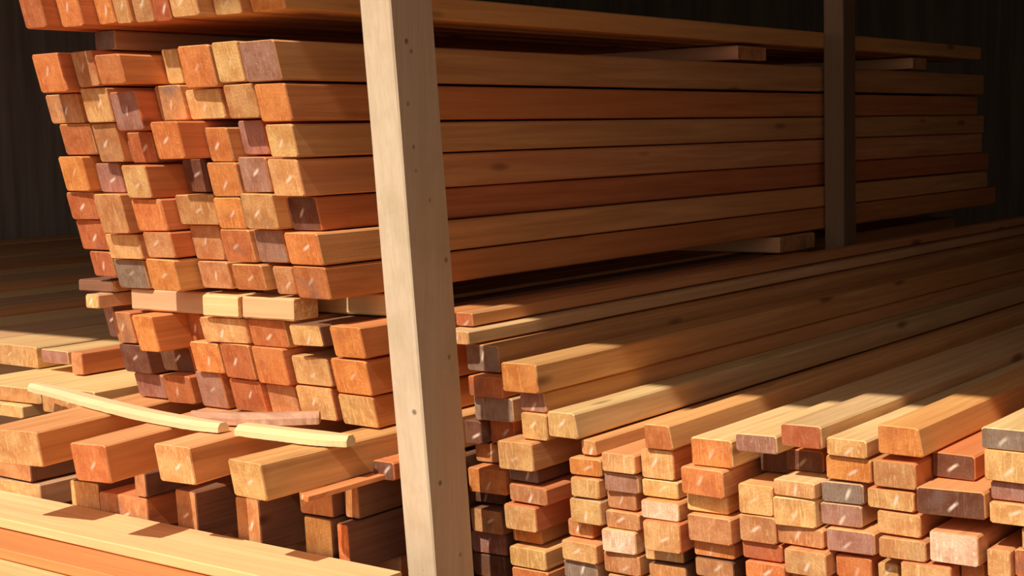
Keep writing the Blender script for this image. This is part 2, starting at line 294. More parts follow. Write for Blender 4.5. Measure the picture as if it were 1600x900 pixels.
('sawn_timber', 'reddish brown square beam in the tall main bundle, bottom row, leftmost', 'wooden beam', 'beams of the tall main bundle', -3.0186, -2.9426, -0.307, -0.2426, 2.448, 0.27, 4.1, 'r', 'o', 0, 0, 0),
('sawn_timber', 'weathered grey square beam in the tall main bundle, bottom row, second from left', 'wooden beam', 'beams of the tall main bundle', -2.9396, -2.8329, -0.3321, -0.262, 2.454, 0.27, 4.1, 'g', 't', 0, 0, 0),
('sawn_timber', 'orange square beam in the tall main bundle, bottom row, third from left', 'wooden beam', 'beams of the tall main bundle', -2.7533, -2.6589, -0.3257, -0.2515, 2.391, 0.27, 4.1, 'o', 'o', 0, 0, 0),
('sawn_timber', 'tan square beam in the tall main bundle, bottom row, fourth from left', 'wooden beam', 'beams of the tall main bundle', -2.6489, -2.5542, -0.3221, -0.2579, 2.451, 0.27, 4.1, 't', 'o', 0, 0, 0),
('sawn_timber', 'reddish brown square beam in the tall main bundle, bottom row, fifth from left', 'wooden beam', 'beams of the tall main bundle', -2.5227, -2.4273, -0.3195, -0.2587, 2.431, 0.27, 4.1, 'r', 'o', 0, 0, 0),
('sawn_timber', 'tan square beam in the tall main bundle, bottom row, sixth from left', 'wooden beam', 'beams of the tall main bundle', -2.4157, -2.3601, -0.3279, -0.2633, 2.453, 0.27, 4.1, 't', 'r', 0, 0, 0),
('sawn_timber', 'reddish brown square beam in the tall main bundle, bottom row, rightmost', 'wooden beam', 'beams of the tall main bundle', -2.3296, -2.2315, -0.3309, -0.2579, 2.423, 0.27, 4.1, 'r', 'r', 0, 0, 0),
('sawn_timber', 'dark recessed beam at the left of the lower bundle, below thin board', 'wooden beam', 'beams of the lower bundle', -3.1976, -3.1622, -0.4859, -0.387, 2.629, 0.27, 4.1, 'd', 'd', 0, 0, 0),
('sawn_timber', 'tan square beam in the three-row lower bundle, top row, leftmost', 'wooden beam', 'beams of the lower bundle', -2.9954, -2.9321, -0.472, -0.3926, 2.49, 0.27, 4.1, 't', 'r', 0, 0, 0),
('sawn_timber', 'orange square beam in the three-row lower bundle, top row, second from left', 'wooden beam', 'beams of the lower bundle', -2.8473, -2.7791, -0.4763, -0.387, 2.426, 0.27, 4.1, 'o', 'r', 0, 0, 0),
('sawn_timber', 'reddish brown square beam in the three-row lower bundle, top row, third from left', 'wooden beam', 'beams of the lower bundle', -2.7761, -2.735, -0.4635, -0.3907, 2.529, 0.27, 4.1, 'r', 'r', 0, 0, 0),
('sawn_timber', 'pale yellow square beam in the three-row lower bundle, top row, fourth from left', 'wooden beam', 'beams of the lower bundle', -2.6625, -2.5238, -0.4466, -0.387, 2.464, 0.27, 4.1, 'y', 'o', 0, 0, 0),
('sawn_timber', 'reddish brown square beam in the three-row lower bundle, top row, fifth from left', 'wooden beam', 'beams of the lower bundle', -2.5208, -2.4118, -0.4495, -0.387, 2.476, 0.27, 4.1, 'r', 'o', 0, 0, 0),
('sawn_timber', 'pale yellow square beam in the three-row lower bundle, top row, sixth from left', 'wooden beam', 'beams of the lower bundle', -2.3732, -2.2862, -0.4381, -0.387, 2.453, 0.27, 2.15, 'y', 'd', 0, 0, 0),
('sawn_timber', 'orange square beam in the three-row lower bundle, top row, rightmost', 'wooden beam', 'beams of the lower bundle', -2.2609, -2.1706, -0.4572, -0.387, 2.457, 0.27, 2.15, 'o', 'r', 0, 0, 0),
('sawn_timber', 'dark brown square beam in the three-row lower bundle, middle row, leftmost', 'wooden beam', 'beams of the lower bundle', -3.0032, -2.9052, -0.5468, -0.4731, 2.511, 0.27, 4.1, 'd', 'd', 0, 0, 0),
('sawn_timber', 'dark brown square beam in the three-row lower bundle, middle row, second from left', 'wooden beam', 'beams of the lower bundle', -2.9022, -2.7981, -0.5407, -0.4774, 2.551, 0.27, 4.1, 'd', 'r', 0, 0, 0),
('sawn_timber', 'orange square beam in the three-row lower bundle, middle row, third from left', 'wooden beam', 'beams of the lower bundle', -2.7209, -2.6278, -0.5234, -0.4483, 2.483, 0.27, 4.1, 'o', 'o', 0, 0, 0),
('sawn_timber', 'reddish brown square beam in the three-row lower bundle, middle row, fourth from left', 'wooden beam', 'beams of the lower bundle', -2.6248, -2.5273, -0.5312, -0.4477, 2.484, 0.27, 4.1, 'r', 'o', 0, 0, 0),
('sawn_timber', 'orange square beam in the three-row lower bundle, middle row, fifth from left', 'wooden beam', 'beams of the lower bundle', -2.5243, -2.4234, -0.5374, -0.4506, 2.486, 0.27, 4.1, 'o', 'r', 0, 0, 0),
('sawn_timber', 'pale yellow square beam in the three-row lower bundle, middle row, sixth from left', 'wooden beam', 'beams of the lower bundle', -2.4145, -2.3054, -0.5325, -0.4663, 2.498, 0.27, 4.1, 'y', 'o', 0, 0, 0),
('sawn_timber', 'orange square beam in the three-row lower bundle, middle row, rightmost', 'wooden beam', 'beams of the lower bundle', -2.2803, -2.1748, -0.5392, -0.4583, 2.478, 0.27, 2.15, 'o', 'r', 0, 0, 0),
('sawn_timber', 'greyish pink square beam in the three-row lower bundle, bottom row, leftmost', 'wooden beam', 'beams of the lower bundle', -2.9979, -2.8979, -0.6121, -0.5479, 2.55, 0.27, 4.1, 'p', 'o', 0, 0, 0),
('sawn_timber', 'reddish brown square beam in the three-row lower bundle, bottom row, second from left', 'wooden beam', 'beams of the lower bundle', -2.858, -2.7695, -0.6121, -0.5418, 2.519, 0.27, 4.1, 'r', 'r', 0, 0, 0),
('sawn_timber', 'greyish pink square beam in the three-row lower bundle, bottom row, third from left', 'wooden beam', 'beams of the lower bundle', -2.7425, -2.6521, -0.6121, -0.5245, 2.516, 0.27, 4.1, 'p', 'r', 0, 0, 0),
('sawn_timber', 'reddish brown square beam in the three-row lower bundle, bottom row, fourth from left', 'wooden beam', 'beams of the lower bundle', -2.6323, -2.5284, -0.6121, -0.5323, 2.516, 0.27, 4.1, 'r', 'r', 0, 0, 0),
('sawn_timber', 'tan square beam in the three-row lower bundle, bottom row, fifth from left', 'wooden beam', 'beams of the lower bundle', -2.5216, -2.4334, -0.6121, -0.5385, 2.526, 0.27, 4.1, 't', 'r', 0, 0, 0),
('sawn_timber', 'pale yellow square beam in the three-row lower bundle, bottom row, sixth from left', 'wooden beam', 'beams of the lower bundle', -2.4178, -2.3142, -0.6121, -0.5336, 2.515, 0.27, 4.1, 'y', 'r', 0, 0, 0),
('sawn_timber', 'pale yellow square beam in the three-row lower bundle, bottom row, rightmost', 'wooden beam', 'beams of the lower bundle', -2.2821, -2.1772, -0.6121, -0.5403, 2.499, 0.27, 2.15, 'y', 'r', 0, 0, 0),
('sawn_timber', 'reddish brown beam in the right stack, column beside the post, topmost', 'wooden beam', 'beams of the right stack', -2.13, -2.0819, -0.4123, -0.3797, 2.72, 0.1, 4.1, 'r', 'o', 0, 0, 0),
('sawn_timber', 'pale yellow beam in the right stack, column beside the post, second down', 'wooden beam', 'beams of the right stack', -2.1246, -2.0519, -0.4446, -0.4134, 2.663, 0.1, 4.1, 'y', 'y', 0, 0, 0),
('sawn_timber', 'weathered grey beam in the right stack, column beside the post, third down', 'wooden beam', 'beams of the right stack', -2.0932, -2.0018, -0.5082, -0.4457, 2.707, 0.1, 4.1, 'g', 'o', 0, 0, 0),
('sawn_timber', 'reddish brown beam in the right stack, column beside the post, fourth down', 'wooden beam', 'beams of the right stack', -2.0609, -1.9722, -0.5571, -0.5093, 2.673, 0.1, 4.1, 'r', 'r', 0, 0, 0),
('sawn_timber', 'weathered grey beam in the right stack, column beside the post, fifth down', 'wooden beam', 'beams of the right stack', -2.0655, -1.9643, -0.6136, -0.5582, 2.698, 0.1, 4.1, 'g', 't', 0, 0, 0),
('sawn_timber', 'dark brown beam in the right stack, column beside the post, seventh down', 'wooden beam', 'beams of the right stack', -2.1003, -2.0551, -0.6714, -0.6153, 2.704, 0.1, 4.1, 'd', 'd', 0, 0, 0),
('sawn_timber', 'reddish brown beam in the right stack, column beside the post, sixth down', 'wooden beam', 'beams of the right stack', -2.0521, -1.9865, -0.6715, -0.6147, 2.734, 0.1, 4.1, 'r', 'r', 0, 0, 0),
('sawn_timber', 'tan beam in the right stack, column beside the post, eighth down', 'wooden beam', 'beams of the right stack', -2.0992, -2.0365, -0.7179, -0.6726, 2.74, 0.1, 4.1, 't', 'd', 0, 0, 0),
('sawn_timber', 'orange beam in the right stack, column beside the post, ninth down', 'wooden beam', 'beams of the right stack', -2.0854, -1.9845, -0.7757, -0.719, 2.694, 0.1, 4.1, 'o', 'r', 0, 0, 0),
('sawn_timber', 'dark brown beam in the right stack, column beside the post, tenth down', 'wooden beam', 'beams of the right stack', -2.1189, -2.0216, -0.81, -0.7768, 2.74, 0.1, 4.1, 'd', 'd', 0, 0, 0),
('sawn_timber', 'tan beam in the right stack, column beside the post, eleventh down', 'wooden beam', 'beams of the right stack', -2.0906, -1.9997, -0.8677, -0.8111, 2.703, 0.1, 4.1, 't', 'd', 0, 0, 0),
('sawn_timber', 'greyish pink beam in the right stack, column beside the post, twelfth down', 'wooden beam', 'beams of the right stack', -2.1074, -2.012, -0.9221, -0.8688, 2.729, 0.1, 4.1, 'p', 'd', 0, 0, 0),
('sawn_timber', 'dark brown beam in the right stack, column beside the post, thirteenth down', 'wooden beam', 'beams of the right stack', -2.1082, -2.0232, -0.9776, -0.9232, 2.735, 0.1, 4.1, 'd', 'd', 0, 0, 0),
('sawn_timber', 'orange beam in the right stack, second column right of post, topmost', 'wooden beam', 'beams of the right stack', -1.953, -1.8647, -0.5363, -0.4726, 2.65, 0.1, 4.1, 'o', 'o', 0, 0, 0),
('sawn_timber', 'greyish pink beam in the right stack, second column right of post, second down', 'wooden beam', 'beams of the right stack', -1.9354, -1.8668, -0.5816, -0.5374, 2.686, 0.1, 4.1, 'p', 'o', 0, 0, 6),
('sawn_timber', 'pale yellow beam in the right stack, second column right of post, third down', 'wooden beam', 'beams of the right stack', -1.9299, -1.8617, -0.6411, -0.5827, 2.681, 0.1, 4.1, 'y', 'o', 0, 0, 0),
('sawn_timber', 'pale yellow beam in the right stack, second column right of post, fourth down', 'wooden beam', 'beams of the right stack', -1.9754, -1.884, -0.7063, -0.6422, 2.657, 0.1, 4.1, 'y', 'o', 0, 0, 0),
('sawn_timber', 'weathered grey beam in the right stack, second column right of post, fifth down', 'wooden beam', 'beams of the right stack', -1.9815, -1.9009, -0.7403, -0.7074, 2.702, 0.1, 4.1, 'g', 'd', 0, 0, 0),
('sawn_timber', 'tan beam in the right stack, second column right of post, sixth down', 'wooden beam', 'beams of the right stack', -1.9707, -1.8688, -0.7826, -0.7414, 2.686, 0.1, 4.1, 't', 'r', 0, 0, 0),
('sawn_timber', 'pale yellow beam in the right stack, second column right of post, seventh down', 'wooden beam', 'beams of the right stack', -1.9819, -1.8947, -0.8437, -0.7837, 2.681, 0.1, 4.1, 'y', 'r', 0, 0, 0),
('sawn_timber', 'orange beam in the right stack, second column right of post, eighth down', 'wooden beam', 'beams of the right stack', -1.9929, -1.9149, -0.8819, -0.8448, 2.727, 0.1, 4.1, 'o', 'o', 0, 0, 0),
('sawn_timber', 'pale yellow beam in the right stack, second column right of post, ninth down', 'wooden beam', 'beams of the right stack', -1.9839, -1.8858, -0.9296, -0.883, 2.7, 0.1, 4.1, 'y', 'o', 0, 0, 0),
('sawn_timber', 'orange beam in the right stack, second column right of post, tenth down', 'wooden beam', 'beams of the right stack', -1.982, -1.8838, -0.9717, -0.9307, 2.705, 0.1, 4.1, 'o', 'o', 0, 0, 0),
('sawn_timber', 'pale yellow beam in the right stack, third column right of post, topmost', 'wooden beam', 'beams of the right stack', -1.8587, -1.7841, -0.6297, -0.5722, 2.679, 0.1, 4.1, 'y', 'y', 0, 0, 8),
('sawn_timber', 'tan beam in the right stack, third column right of post, second down', 'wooden beam', 'beams of the right stack', -1.7931, -1.7561, -0.6658, -0.6308, 2.705, 0.1, 4.1, 't', 'o', 0, 0, 6),
('sawn_timber', 'orange beam in the right stack, third column right of post, third down', 'wooden beam', 'beams of the right stack', -1.8125, -1.7354, -0.7068, -0.6669, 2.689, 0.1, 4.1, 'o', 'o', 0, 0, 0),
('sawn_timber', 'pale yellow beam in the right stack, third column right of post, fourth down', 'wooden beam', 'beams of the right stack', -1.8065, -1.7374, -0.7523, -0.7079, 2.683, 0.1, 4.1, 'y', 'o', 0, 0, 0),
('sawn_timber', 'pale yellow beam in the right stack, third column right of post, fifth down', 'wooden beam', 'beams of the right stack', -1.8142, -1.7352, -0.8096, -0.7534, 2.688, 0.1, 4.1, 'y', 't', 0, 0, 0),
('sawn_timber', 'tan beam in the right stack, third column right of post, sixth down', 'wooden beam', 'beams of the right stack', -1.8443, -1.7785, -0.8501, -0.8107, 2.723, 0.1, 4.1, 't', 'r', 0, 0, 0),
('sawn_timber', 'pale yellow beam in the right stack, third column right of post, seventh down', 'wooden beam', 'beams of the right stack', -1.8442, -1.7542, -0.8964, -0.8512, 2.697, 0.1, 4.1, 'y', 'o', 0, 0, 0),
('sawn_timber', 'weathered grey beam in the right stack, third column right of post, eighth down', 'wooden beam', 'beams of the right stack', -1.849, -1.7634, -0.939, -0.8975, 2.712, 0.1, 4.1, 'g', 't', 0, 0, 0),
('sawn_timber', 'pale yellow beam in the right stack, fourth column right of post, topmost', 'wooden beam', 'beams of the right stack', -1.7248, -1.6448, -0.6897, -0.6463, 2.677, 0.1, 4.1, 'y', 'o', 0, 0, 0),
('sawn_timber', 'greyish pink beam in the right stack, fourth column right of post, second down', 'wooden beam', 'beams of the right stack', -1.7268, -1.6475, -0.7328, -0.6908, 2.691, 0.1, 4.1, 'p', 't', 0, 0, 0),
('sawn_timber', 'tan beam in the right stack, fourth column right of post, third down', 'wooden beam', 'beams of the right stack', -1.7317, -1.6603, -0.7718, -0.7339, 2.705, 0.1, 4.1, 't', 'o', 0, 0, 0),
('sawn_timber', 'tan beam in the right stack, fourth column right of post, fourth down', 'wooden beam', 'beams of the right stack', -1.7322, -1.6496, -0.8118, -0.7729, 2.699, 0.1, 4.1, 't', 'o', 0, 0, 0),
('sawn_timber', 'pale whitish beam in the right stack, fourth column right of post, fifth down', 'wooden beam', 'beams of the right stack', -1.7381, -1.6575, -0.8631, -0.8129, 2.694, 0.1, 4.1, 'w', 'y', 0, 0, 0),
('sawn_timber', 'tan beam in the right stack, fourth column right of post, sixth down', 'wooden beam', 'beams of the right stack', -1.7459, -1.6566, -0.911, -0.8642, 2.709, 0.1, 4.1, 't', 'o', 0, 0, 0),
('sawn_timber', 'pale yellow beam in the right stack, fourth column right of post, seventh down', 'wooden beam', 'beams of the right stack', -1.7385, -1.65, -0.95, -0.9121, 2.713, 0.1, 4.1, 'y', 'o', 0, 0, 0),
('sawn_timber', 'reddish brown beam in the right stack, fifth column right of post, topmost', 'wooden beam', 'beams of the right stack', -1.6229, -1.5586, -0.6318, -0.5779, 2.68, 0.1, 4.1, 'r', 'o', 0, 0, 8),
('sawn_timber', 'pale yellow beam in the right stack, fifth column right of post, second down', 'wooden beam', 'beams of the right stack', -1.6418, -1.5655, -0.6971, -0.6329, 2.696, 0.1, 4.1, 'y', 'r', 0, 0, 0),
('sawn_timber', 'pale yellow beam in the right stack, fifth column right of post, third down', 'wooden beam', 'beams of the right stack', -1.6429, -1.5612, -0.7357, -0.6982, 2.702, 0.1, 4.1, 'y', 'y', 0, 0, 0),
('sawn_timber', 'pale whitish beam in the right stack, fifth column right of post, fourth down', 'wooden beam', 'beams of the right stack', -1.637, -1.5496, -0.7776, -0.7368, 2.686, 0.1, 4.1, 'w', 'o', 0, 0, 0),
('sawn_timber', 'pale yellow beam in the right stack, fifth column right of post, fifth down', 'wooden beam', 'beams of the right stack', -1.6287, -1.5444, -0.8418, -0.7787, 2.68, 0.1, 4.1, 'y', 'r', 0, 0, 0),
('sawn_timber', 'pale yellow beam in the right stack, fifth column right of post, sixth down', 'wooden beam', 'beams of the right stack', -1.6536, -1.5623, -0.8745, -0.8429, 2.726, 0.1, 4.1, 'y', 'd', 0, 0, 0),
('sawn_timber', 'tan beam in the right stack, fifth column right of post, seventh down', 'wooden beam', 'beams of the right stack', -1.6401, -1.5532, -0.9097, -0.8756, 2.719, 0.1, 4.1, 't', 'd', 0, 0, 0),
('sawn_timber', 'orange beam in the right stack, sixth column right of post, topmost', 'wooden beam', 'beams of the right stack', -1.517, -1.4259, -0.6548, -0.5967, 2.682, 0.1, 4.1, 'o', 'y', 0, 0, 0),
('sawn_timber', 'orange beam in the right stack, sixth column right of post, second down', 'wooden beam', 'beams of the right stack', -1.5347, -1.4369, -0.7128, -0.6559, 2.668, 0.1, 4.1, 'o', 'o', 0, 0, 0),
('sawn_timber', 'pale yellow beam in the right stack, sixth column right of post, third down', 'wooden beam', 'beams of the right stack', -1.5396, -1.448, -0.7536, -0.7139, 2.703, 0.1, 4.1, 'y', 'o', 0, 0, 0),
('sawn_timber', 'tan beam in the right stack, sixth column right of post, fourth down', 'wooden beam', 'beams of the right stack', -1.5315, -1.4332, -0.8114, -0.7547, 2.688, 0.1, 4.1, 't', 'o', 0, 0, 0),
('sawn_timber', 'orange beam in the right stack, sixth column right of post, fifth down', 'wooden beam', 'beams of the right stack', -1.5318, -1.44, -0.8462, -0.8125, 2.713, 0.1, 4.1, 'o', 'r', 0, 0, 0),
('sawn_timber', 'tan beam in the right stack, sixth column right of post, sixth down', 'wooden beam', 'beams of the right stack', -1.5318, -1.4427, -0.8904, -0.8473, 2.717, 0.1, 4.1, 't', 'd', 0, 0, 0),
('sawn_timber', 'greyish pink beam in the right stack, seventh column right of post, topmost', 'wooden beam', 'beams of the right stack', -1.4121, -1.3245, -0.6147, -0.5754, 2.67, 0.1, 4.1, 'p', 'y', 0, 0, 0),
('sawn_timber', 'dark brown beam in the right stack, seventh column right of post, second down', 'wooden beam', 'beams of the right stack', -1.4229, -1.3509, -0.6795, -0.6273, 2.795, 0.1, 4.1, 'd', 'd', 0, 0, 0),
('sawn_timber', 'pale yellow beam in the right stack, seventh column right of post, third down', 'wooden beam', 'beams of the right stack', -1.4177, -1.3442, -0.7427, -0.6806, 2.691, 0.1, 4.1, 'y', 'o', 0, 0, 0),
('sawn_timber', 'tan beam in the right stack, seventh column right of post, fourth down', 'wooden beam', 'beams of the right stack', -1.4204, -1.3417, -0.7994, -0.7438, 2.697, 0.1, 4.1, 't', 'o', 0, 0, 0),
('sawn_timber', 'reddish brown beam in the right stack, seventh column right of post, fifth down', 'wooden beam', 'beams of the right stack', -1.4218, -1.3352, -0.8362, -0.8005, 2.712, 0.1, 4.1, 'r', 'r', 0, 0, 0),
('sawn_timber', 'orange beam in the right stack, seventh column right of post, sixth down', 'wooden beam', 'beams of the right stack', -1.4134, -1.327, -0.8741, -0.8373, 2.706, 0.1, 4.1, 'o', 'r', 0, 0, 0),
('sawn_timber', 'reddish brown beam in the right stack, eighth column right of post, topmost', 'wooden beam', 'beams of the right stack', -1.3143, -1.2305, -0.5953, -0.5491, 2.667, 0.1, 4.1, 'r', 'y', 0, 0, 0),
('sawn_timber', 'dark brown beam in the right stack, eighth column right of post, second down', 'wooden beam', 'beams of the right stack', -1.3452, -1.2677, -0.6591, -0.6158, 2.754, 0.1, 4.1, 'd', 'r', 0, 0, 0),
('sawn_timber', 'pale yellow beam in the right stack, eighth column right of post, third down', 'wooden beam', 'beams of the right stack', -1.3364, -1.2496, -0.694, -0.6602, 2.677, 0.1, 4.1, 'y', 'y', 0, 0, 0),
('sawn_timber', 'pale yellow beam in the right stack, eighth column right of post, fourth down', 'wooden beam', 'beams of the right stack', -1.3378, -1.2526, -0.753, -0.6951, 2.682, 0.1, 4.1, 'y', 'y', 0, 0, 0),
('sawn_timber', 'tan beam in the right stack, eighth column right of post, fifth down', 'wooden beam', 'beams of the right stack', -1.3387, -1.2412, -0.793, -0.7541, 2.697, 0.1, 4.1, 't', 'o', 0, 0, 0),
('sawn_timber', 'pale yellow beam in the right stack, eighth column right of post, sixth down', 'wooden beam', 'beams of the right stack', -1.3169, -1.2289, -0.8456, -0.7942, 2.681, 0.1, 4.1, 'y', 'o', 0, 0, 0),
('sawn_timber', 'reddish brown beam in the right stack, eighth column right of post, seventh down', 'wooden beam', 'beams of the right stack', -1.3169, -1.2335, -0.8855, -0.8467, 2.717, 0.1, 4.1, 'r', 'r', 0, 0, 0),
('sawn_timber', 'pale yellow beam in the right stack, ninth column right of post, topmost', 'wooden beam', 'beams of the right stack', -1.2275, -1.1464, -0.6068, -0.5689, 2.679, 0.1, 4.1, 'y', 'y', 0, 0, 0),
('sawn_timber', 'orange beam in the right stack, ninth column right of post, second down', 'wooden beam', 'beams of the right stack', -1.2349, -1.1439, -0.655, -0.6079, 2.693, 0.1, 4.1, 'o', 'o', 0, 0, 0),
('sawn_timber', 'weathered grey beam in the right stack, ninth column right of post, third down', 'wooden beam', 'beams of the right stack', -1.2452, -1.1625, -0.6998, -0.6581, 2.698, 0.1, 4.1, 'g', 't', 0, 0, 0),
('sawn_timber', 'greyish pink beam in the right stack, ninth column right of post, fourth down', 'wooden beam', 'beams of the right stack', -1.2496, -1.1669, -0.7447, -0.7009, 2.702, 0.1, 4.1, 'p', 't', 0, 0, 0),
('sawn_timber', 'greyish pink beam in the right stack, ninth column right of post, fifth down', 'wooden beam', 'beams of the right stack', -1.2351, -1.1397, -0.7931, -0.7458, 2.697, 0.1, 4.1, 'p', 'o', 0, 0, 0),
('sawn_timber', 'orange beam in the right stack, ninth column right of post, sixth down', 'wooden beam', 'beams of the right stack', -1.224, -1.1514, -0.8464, -0.7995, 2.712, 0.1, 4.1, 'o', 'r', 0, 0, 0),
('sawn_timber', 'orange beam in the right stack, tenth column right of post, topmost', 'wooden beam', 'beams of the right stack', -1.1203, -1.0329, -0.5906, -0.5341, 2.666, 0.1, 4.1, 'o', 'L', 0, 0, 10),
('sawn_timber', 'tan beam in the right stack, tenth column right of post, second down', 'wooden beam', 'beams of the right stack', -1.1319, -1.0492, -0.6533, -0.6018, 2.672, 0.1, 4.1, 't', 'r', 0, 0, 0),
('sawn_timber', 'pale yellow beam in the right stack, tenth column right of post, third down', 'wooden beam', 'beams of the right stack', -1.1467, -1.0541, -0.696, -0.6561, 2.678, 0.1, 4.1, 'y', 'r', 0, 0, 0),
('sawn_timber', 'pale yellow beam in the right stack, tenth column right of post, fourth down', 'wooden beam', 'beams of the right stack', -1.1288, -1.0439, -0.7428, -0.6971, 2.682, 0.1, 4.1, 'y', 'o', 0, 0, 0),
('sawn_timber', 'pale yellow beam in the right stack, tenth column right of post, fifth down', 'wooden beam', 'beams of the right stack', -1.1229, -1.0333, -0.7859, -0.7439, 2.677, 0.1, 4.1, 'y', 'o', 0, 0, 0),
('sawn_timber', 'pale yellow beam in the right stack, tenth column right of post, seventh down', 'wooden beam', 'beams of the right stack', -1.1392, -1.0989, -0.8448, -0.8035, 2.712, 0.1, 4.1, 'y', 'o', 0, 0, 0),
('sawn_timber', 'pale yellow beam in the right stack, tenth column right of post, sixth down', 'wooden beam', 'beams of the right stack', -1.0814, -0.9873, -0.8236, -0.787, 2.68, 0.1, 4.1, 'y', 'r', 0, 0, 0),
('sawn_timber', 'dark brown beam in the right stack, eleventh column right of post, topmost', 'wooden beam', 'beams of the right stack', -1.0462, -0.9652, -0.6396, -0.5917, 2.742, 0.1, 4.1, 'd', 'r', 0, 0, 0),
('sawn_timber', 'dark brown beam in the right stack, eleventh column right of post, second down', 'wooden beam', 'beams of the right stack', -1.0452, -0.9222, -0.6916, -0.6407, 2.666, 0.1, 4.1, 'd', 'o', 0, 0, 0),
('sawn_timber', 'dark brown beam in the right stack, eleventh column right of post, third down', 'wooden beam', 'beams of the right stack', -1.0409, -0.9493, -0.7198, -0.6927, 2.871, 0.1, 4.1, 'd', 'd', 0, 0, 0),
('sawn_timber', 'pale whitish beam in the right stack, eleventh column right of post, fourth down', 'wooden beam', 'beams of the right stack', -1.0258, -0.9352, -0.7805, -0.7209, 2.674, 0.1, 4.1, 'w', 'o', 0, 0, 0),
('sawn_timber', 'reddish brown beam in the right stack, eleventh column right of post, fifth down', 'wooden beam', 'beams of the right stack', -0.9843, -0.9406, -0.8239, -0.7816, 2.72, 0.1, 4.1, 'r', 'r', 0, 0, 0),
('sawn_timber', 'weathered grey beam in the right stack, column at the right edge, topmost', 'wooden beam', 'beams of the right stack', -0.9281, -0.8399, -0.5613, -0.5226, 2.664, 0.1, 4.1, 'g', 'y', 0, 0, 0),
('sawn_timber', 'pale yellow beam in the right stack, column at the right edge, second down', 'wooden beam', 'beams of the right stack', -0.9249, -0.8376, -0.6193, -0.5624, 2.668, 0.1, 4.1, 'y', 'o', 0, 0, 0),
('sawn_timber', 'greyish pink beam in the right stack, column at the right edge, third down', 'wooden beam', 'beams of the right stack', -0.9186, -0.8366, -0.6547, -0.6204, 2.684, 0.1, 4.1, 'p', 'r', 0, 0, 0),
('sawn_timber', 'pale yellow beam in the right stack, column at the right edge, fourth down', 'wooden beam', 'beams of the right stack', -0.9186, -0.8432, -0.6968, -0.6558, 2.678, 0.1, 4.1, 'y', 'o', 0, 0, 0),
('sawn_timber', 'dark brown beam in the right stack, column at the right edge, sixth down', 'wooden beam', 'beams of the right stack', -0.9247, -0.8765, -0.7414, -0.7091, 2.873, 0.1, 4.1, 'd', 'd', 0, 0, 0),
('sawn_timber', 'pale yellow beam in the right stack, column at the right edge, eighth down', 'wooden beam', 'beams of the right stack', -0.9284, -0.8857, -0.8013, -0.7457, 2.697, 0.1, 4.1, 'y', 'o', 0, 0, 0),
('sawn_timber', 'reddish brown beam in the right stack, column at the right edge, seventh down', 'wooden beam', 'beams of the right stack', -0.8827, -0.8208, -0.7957, -0.7426, 2.707, 0.1, 4.1, 'r', 'o', 0, 0, 0),
('sawn_timber', 'pale yellow beam in the right stack, column at the right edge, fifth down', 'wooden beam', 'beams of the right stack', -0.8654, -0.8165, -0.7415, -0.6979, 2.691, 0.1, 4.1, 'y', 'o', 0, 0, 0),
('sawn_timber', 'orange beam in the right stack, column beside the post, fourteenth down', 'wooden beam', 'beams of the right stack', -2.1063, -2.0241, -1.0, -0.9787, 2.72, 0.1, 4.1, 'o', 'o', 0, 0, 0),
('sawn_timber', 'orange beam in the right stack, second column right of post, eleventh down', 'wooden beam', 'beams of the right stack', -1.9798, -1.8842, -1.0, -0.9728, 2.725, 0.1, 4.1, 'o', 'o', 0, 0, 0),
('sawn_timber', 'pale yellow beam in the right stack, third column right of post, ninth down', 'wooden beam', 'beams of the right stack', -1.8464, -1.7638, -1.0, -0.9401, 2.737, 0.1, 4.1, 'y', 'o', 0, 0, 0),
('sawn_timber', 'tan beam in the right stack, fourth column right of post, eighth down', 'wooden beam', 'beams of the right stack', -1.7336, -1.6507, -1.0, -0.9511, 2.733, 0.1, 4.1, 't', 'o', 0, 0, 0),
('sawn_timber', 'orange beam in the right stack, fifth column right of post, eighth down', 'wooden beam', 'beams of the right stack', -1.6367, -1.5556, -0.9548, -0.9108, 2.706, 0.1, 4.1, 'o', 'o', 0, 0, 0),
('sawn_timber', 'pale yellow beam in the right stack, fifth column right of post, ninth down', 'wooden beam', 'beams of the right stack', -1.6384, -1.5541, -1.0, -0.9559, 2.736, 0.1, 4.1, 'y', 'o', 0, 0, 0),
('sawn_timber', 'orange beam in the right stack, sixth column right of post, seventh down', 'wooden beam', 'beams of the right stack', -1.5312, -1.4461, -0.9451, -0.8915, 2.729, 0.1, 4.1, 'o', 'o', 0, 0, 0),
('sawn_timber', 'tan beam in the right stack, sixth column right of post, eighth down', 'wooden beam', 'beams of the right stack', -1.5284, -1.4464, -1.0, -0.9462, 2.725, 0.1, 4.1, 't', 'y', 0, 0, 0),
('sawn_timber', 'pale yellow beam in the right stack, seventh column right of post, seventh down', 'wooden beam', 'beams of the right stack', -1.4087, -1.3298, -0.937, -0.8752, 2.706, 0.1, 4.1, 'y', 'y', 0, 0, 0),
('sawn_timber', 'orange beam in the right stack, seventh column right of post, eighth down', 'wooden beam', 'beams of the right stack', -1.4119, -1.328, -1.0, -0.9381, 2.717, 0.1, 4.1, 'o', 'y', 0, 0, 0),
('sawn_timber', 'pale yellow beam in the right stack, eighth column right of post, eighth down', 'wooden beam', 'beams of the right stack', -1.3137, -1.2387, -0.9427, -0.8866, 2.712, 0.1, 4.1, 'y', 'o', 0, 0, 0),
('sawn_timber', 'orange beam in the right stack, eighth column right of post, ninth down', 'wooden beam', 'beams of the right stack', -1.3162, -1.236, -1.0, -0.9438, 2.717, 0.1, 4.1, 'o', 'y', 0, 0, 0),
('sawn_timber', 'tan beam in the right stack, ninth column right of post, seventh down', 'wooden beam', 'beams of the right stack', -1.2215, -1.1572, -0.8976, -0.8475, 2.727, 0.1, 4.1, 't', 'y', 0, 0, 0),
